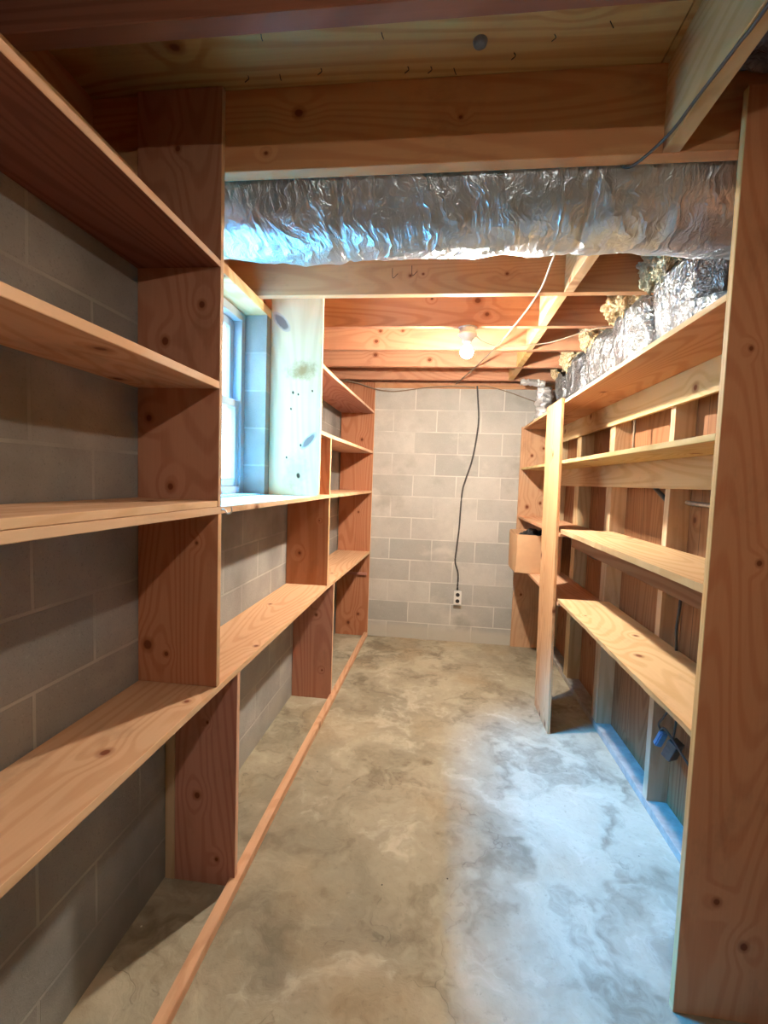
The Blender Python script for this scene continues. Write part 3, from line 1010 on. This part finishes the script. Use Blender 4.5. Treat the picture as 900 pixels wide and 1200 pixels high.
def crump_tube(bm, path, r, seg=28, amp=0.012, seed=0, n=14):
    P = catmull(path, n)
    rg = []
    for i, p in enumerate(P):
        t = (P[min(i + 1, len(P) - 1)] - P[max(i - 1, 0)]).normalized()
        s = t.cross(Vector((0, 1, 0.001))).normalized()
        u = s.cross(t)
        rg.append([bm.verts.new(p + (s * math.cos(a_) + u * math.sin(a_)) * (r + amp * noise.noise(Vector((i * 0.5, math.cos(a_) * 1.5, math.sin(a_) * 1.5 + seed))))) for a_ in [2 * math.pi * k / seg for k in range(seg)]])
    for i in range(len(rg) - 1):
        for k in range(seg):
            bm.faces.new((rg[i][k], rg[i][(k + 1) % seg], rg[i + 1][(k + 1) % seg], rg[i + 1][k]))
    bm.faces.new(rg[0][::-1])
    bm.faces.new(rg[-1])


crump_tube(bm, [(0.865, 4.22, 2.065), (0.862, 4.22, 2.2), (0.865, 4.22, 2.36)], 0.065, amp=0.03)
mesh_obj('elbow', bm, M_FOIL2, bd, smooth=True)
bm = bmesh.new()
crump_tube(bm, [(0.865, 4.22, 2.395), (0.78, 4.22, 2.405), (0.66, 4.22, 2.41)], 0.026, amp=0.012, seed=5)
mesh_obj('collar', bm, M_FOIL2, bd, smooth=True)

# ------------------------------------------------------------------ lamps


def lamp(x, y, strength, label):
    root = thing('ceiling_lamp', (x, y, JZ), label, 'lamp')
    bm = bmesh.new()
    lathe(bm, [(0.001, 0), (0.055, 0), (0.055, -0.004), (0.046, -0.005), (0.046, -0.034), (0.001, -0.034)], (x, y, JZ - 0.0005), seg=32)
    mesh_obj('junction_box', bm, M_METAL, root)
    bm = bmesh.new()
    lathe(bm, [(0.001, 0), (0.054, 0), (0.057, -0.006), (0.055, -0.014), (0.040, -0.026), (0.030, -0.034), (0.029, -0.050), (0.022, -0.052), (0.001, -0.052)],
          (x, y, JZ - 0.035), seg=40)
    mesh_obj('lamp_holder', bm, M_PORC, root, smooth=True)
    zc = 2.304
    bm = bmesh.new()
    pr_ = [(0.001, 0.052), (0.013, 0.052), (0.0145, 0.042), (0.022, 0.032)]
    r = 0.039
    for k in range(13):
        a_ = math.radians(42 - k * 11)
        pr_.append((max(0.0008, r * math.cos(a_)), r * math.sin(a_) - 0.003))
    lathe(bm, pr_, (x, y, zc), seg=36)
    mesh_obj('bulb', bm, bulb_mat('lit_bulb', strength * (0.66 if y > 1 else 1.15), zc - (0.004 if y > 1 else 0.022)), root, smooth=True)
    return root


lamp(0.128, 2.8725, BULB, 'bare lit bulb in a white porcelain holder under the far joists')
lamp(0.14, 0.0125, BULB2, 'bare lit bulb in a porcelain holder under the nearest joist, overhead')

# ------------------------------------------------------------------ cables and cords


def cable(name, pts, r, mat, label, cat='cable', parent=None):
    bm = bmesh.new()
    tube(bm, pts, r, 8)
    o = mesh_obj(name, bm, mat, parent, smooth=True)
    if parent is None:
        o['label'] = label
        o['category'] = cat
    return o


cable('cable', [(0.580, 0.40, 2.433), (0.572, 0.98, 2.430), (0.566, 1.09, 2.431), (0.556, 1.22, 2.431), (0.545, 1.34, 2.430), (0.500, 1.45, 2.428), (0.47, 1.478, 2.46)],
      0.0042, M_CABLE, 'thin grey cable running along the blocking in front of the duct')
cable('cable', [(0.41, 1.90, 2.434), (0.415, 2.014, 2.432), (0.427, 2.36, 2.430), (0.382, 2.859, 2.428), (0.331, 3.262, 2.430), (0.24, 3.80, 2.431), (0.149, 4.244, 2.430), (0.11, 4.40, 2.424)],
      0.0052, M_CABLE_W, 'tan cable stapled diagonally under the joists past the bulb')
cable('cable', [(0.172, 2.895, 2.405), (0.24, 3.02, 2.400), (0.374, 3.165, 2.415), (0.638, 3.13, 2.425), (0.84, 2.875, 2.430), (0.93, 2.80, 2.42)],
      0.004, M_CABLE_W, 'tan cable looping from the bulb holder to the right batts')
cable('cable', [(-0.90, 4.30, 2.432), (-0.80, 4.39, 2.42), (-0.632, 4.41, 2.372), (-0.50, 4.43, 2.358), (-0.391, 4.43, 2.362), (-0.154, 4.43, 2.395), (0.10, 4.43, 2.412), (0.285, 4.43, 2.402)],
      0.0055, M_CABLE_W, 'tan cable sagging across the top of the back wall')
cable('cable', [(0.33, 4.43, 2.415), (0.425, 4.43, 2.408), (0.6, 4.43, 2.36), (0.72, 4.43, 2.318), (0.847, 4.43, 2.275)],
      0.004, M_CABLE_W, 'thin pale wire dropping along the back wall into the right corner')
cable('cord', [(0.307, 4.428, 2.415), (0.315, 4.436, 2.34), (0.335, 4.441, 2.124), (0.325, 4.442, 1.95), (0.291, 4.442, 1.73), (0.24, 4.442, 1.55), (0.214, 4.442, 1.42), (0.202, 4.442, 1.087),
               (0.187, 4.442, 0.90), (0.180, 4.442, 0.77), (0.212, 4.442, 0.66), (0.212, 4.436, 0.505)],
      0.0075, M_CABLE_K, 'dark cord hanging down the back wall to the outlet', 'cord')

# wall outlet
ou = thing('wall_outlet', (0.216, YB - 0.02, 0.36), 'small metal outlet box on the back wall at the end of the cord', 'outlet')
board('box', M_METAL, ou, 0.184, 0.248, YB - 0.036, YB - 0.001, 0.362, 0.500, 0.003)
board('cover_plate', M_PORC, ou, 0.180, 0.252, YB - 0.040, YB - 0.0365, 0.372, 0.498, 0.001)
for zc in (0.405, 0.465):
    bm = bmesh.new()
    lathe(bm, [(0.001, 0), (0.0185, 0), (0.0185, -0.004), (0.001, -0.004)], (0.216, YB - 0.0405, zc), 'Y', 20)
    mesh_obj('receptacle', bm, M_BLACK, ou)

# loose wires on the right wall
cable('wire', [(1.085, 3.65, 1.13), (1.07, 3.55, 1.12), (1.04, 3.40, 1.07), (1.05, 3.28, 1.045), (1.10, 3.12, 1.05), (1.128, 3.09, 1.06)],
      0.005, plain('brown_wire', (0.16, 0.06, 0.035), 0.5), 'short brown wire strung between far studs of the right wall', 'wire')
cable('wire', [(1.10, 2.20, 1.17), (1.085, 2.185, 1.08), (1.06, 2.14, 1.0), (1.03, 2.09, 0.92), (1.028, 2.075, 0.842)],
      0.006, M_CABLE, 'grey wire dropping behind the upper right plank to the lower plank', 'wire')
cable('conduit', [(1.12, 2.267, 1.468), (1.105, 2.20, 1.466), (1.095, 1.95, 1.462), (1.09, 1.667, 1.458)], 0.010, M_METAL,
      'short grey conduit between studs by the near right upright', 'conduit')
cable('wire', [(1.118, 2.72, 1.60), (1.118, 2.60, 1.535), (1.115, 2.45, 1.47), (1.115, 2.318, 1.42)], 0.011, M_CABLE,
      'thick grey cable slanting behind the studs under the second right shelf', 'wire')
cable('wire', [(1.05, 2.73, 2.02), (1.048, 2.73, 1.9), (1.05, 2.73, 1.69)], 0.006, M_CABLE_W, 'upright tan cable by the double stud above the second right shelf', 'wire')

# dangling junction box
jb = thing('junction_box', (1.07, 2.16, 0.33), 'dangling metal outlet box with blue side and loose wires, low on the right wall', 'junction box')
bm = bmesh.new()
bbox(bm, -0.028, 0.028, -0.022, 0.022, -0.045, 0.045)
bmesh.ops.bevel(bm, geom=list(bm.edges), offset=0.003, segments=1, affect='EDGES')
bmesh.ops.transform(bm, matrix=Matrix.Translation((1.075, 2.135, 0.375)) @ Matrix.Rotation(0.5, 4, 'Z') @ Matrix.Rotation(0.35, 4, 'X'), verts=bm.verts)
mesh_obj('box', bm, plain('dull_box_metal', (0.12, 0.12, 0.13), 0.4, 0.6), jb)
bm = bmesh.new()
bbox(bm, -0.016, 0.016, -0.014, 0.014, -0.040, 0.040)
bmesh.ops.bevel(bm, geom=list(bm.edges), offset=0.005, segments=2, affect='EDGES')
bmesh.ops.transform(bm, matrix=Matrix.Translation((1.045, 2.185, 0.395)) @ Matrix.Rotation(0.2, 4, 'Y') @ Matrix.Rotation(0.3, 4, 'X'), verts=bm.verts)
mesh_obj('receptacle', bm, M_BLUE, jb, label='blue plastic receptacle body')
for pts in ([(1.06, 2.10, 0.80), (1.055, 2.11, 0.62), (1.040, 2.16, 0.51), (1.035, 2.19, 0.46), (1.045, 2.18, 0.43)],
            [(1.065, 2.09, 0.80), (1.062, 2.09, 0.62), (1.066, 2.11, 0.50), (1.07, 2.13, 0.42)],
            [(1.045, 2.19, 0.43), (1.04, 2.15, 0.462), (1.05, 2.10, 0.445), (1.07, 2.03, 0.40), (1.09, 1.95, 0.35), (1.10, 1.88, 0.31)]):
    bm = bmesh.new()
    tube(bm, pts, 0.0048, 8)
    mesh_obj('wire', bm, M_CABLE, jb, smooth=True)

# ------------------------------------------------------------------ cardboard box on the far lower right shelf
cb = thing('cardboard_box', (0.80, 4.02, 0.815), 'open brown cardboard box with black contents on the far right shelf', 'box')
bm = bmesh.new()
bx0, bx1, by0, by1, bz0, bz1 = 0.640, 0.985, 3.83, 4.23, 0.8155, 1.125
NS = 16


def boxwall(bm, off, z0, z1, flare):
    rows = []
    for j in range(9):
        v = j / 8
        z = z0 + (z1 - z0) * v
        row = []
        cs = [(bx0, by0), (bx1, by0), (bx1, by1), (bx0, by1)]
        cx, cy = (bx0 + bx1) / 2, (by0 + by1) / 2
        for s in range(4):
            (xa, ya), (xb_, yb_) = cs[s], cs[(s + 1) % 4]
            for i in range(NS):
                t = i / NS
                x, y = xa + (xb_ - xa) * t, ya + (yb_ - ya) * t
                bulge = math.sin(math.pi * t) * (0.010 + flare * v)
                dx, dy = (0, -1) if s == 0 else (1, 0) if s == 1 else (0, 1) if s == 2 else (-1, 0)
                if s == 1:
                    bulge = 0
                k = 1 - off / 0.17
                wob = 0.004 * noise.noise(Vector((x * 9, y * 9, z * 6)))
                row.append(bm.verts.new((cx + (x - cx) * k + dx * (bulge + wob), cy + (y - cy) * k + dy * (bulge + wob), z + (0.010 * noise.noise(Vector((x * 6, y * 6, 2))) if j == 8 else 0))))
        rows.append(row)
    return rows


ro = boxwall(bm, 0.0, bz0, bz1, 0.018)
ri = boxwall(bm, 0.005, bz0 + 0.004, bz1, 0.018)
n = 4 * NS
for j in range(8):
    for i in range(n):
        bm.faces.new((ro[j][i], ro[j][(i + 1) % n], ro[j + 1][(i + 1) % n], ro[j + 1][i]))
        f = bm.faces.new((ri[j][(i + 1) % n], ri[j][i], ri[j + 1][i], ri[j + 1][(i + 1) % n]))
        f.material_index = 1
for i in range(n):
    bm.faces.new((ro[8][i], ro[8][(i + 1) % n], ri[8][(i + 1) % n], ri[8][i]))
bm.faces.new(ro[0][::-1])
f = bm.faces.new(ri[0])
f.material_index = 1
mesh_obj('carton', bm, [M_CARD, M_CARD_IN], cb)
# flap folded inside and torn tape
bm = bmesh.new()
vsq = [bm.verts.new(c) for c in ((0.652, 3.86, 1.118), (0.652, 4.19, 1.120), (0.700, 4.17, 1.02), (0.700, 3.88, 1.02))]
bm.faces.new(vsq)
o = mesh_obj('flap', bm, M_CARD_IN, cb)
o.modifiers.new('t', 'SOLIDIFY').thickness = 0.004
bm = bmesh.new()
pts = [(0.815, 1.128), (0.855, 1.130), (0.862, 1.105), (0.850, 1.085), (0.842, 1.062), (0.832, 1.080), (0.820, 1.075), (0.818, 1.100)]
vs2 = [bm.verts.new((x, 3.812, z)) for x, z in pts]
bm.faces.new(vs2)
o = mesh_obj('tape', bm, M_TAPE, cb)
o.modifiers.new('t', 'SOLIDIFY').thickness = 0.001
# black crumpled contents, a thing of its own
bm = bmesh.new()
s = bmesh.ops.create_icosphere(bm, subdivisions=5, radius=1.0)
for vtx in s['verts']:
    d = vtx.co.copy()
    k = 1 + 0.25 * noise.noise(d * 2.2) + 0.2 * (1 - 2 * abs(noise.noise(d * 4.0)))
    vtx.co = Vector((0.815 + max(-0.150, min(0.150, d.x * 0.15 * k)), 4.03 + max(-0.175, min(0.175, d.y * 0.17 * k)), 1.035 + d.z * 0.10 * k))
bg_ = mesh_obj('plastic_bag', bm, plain('black_bag', (0.012, 0.012, 0.014), 0.35, spec=0.4), smooth=True)
bg_['label'] = 'crumpled black plastic bag inside the open cardboard box'
bg_['category'] = 'bag'
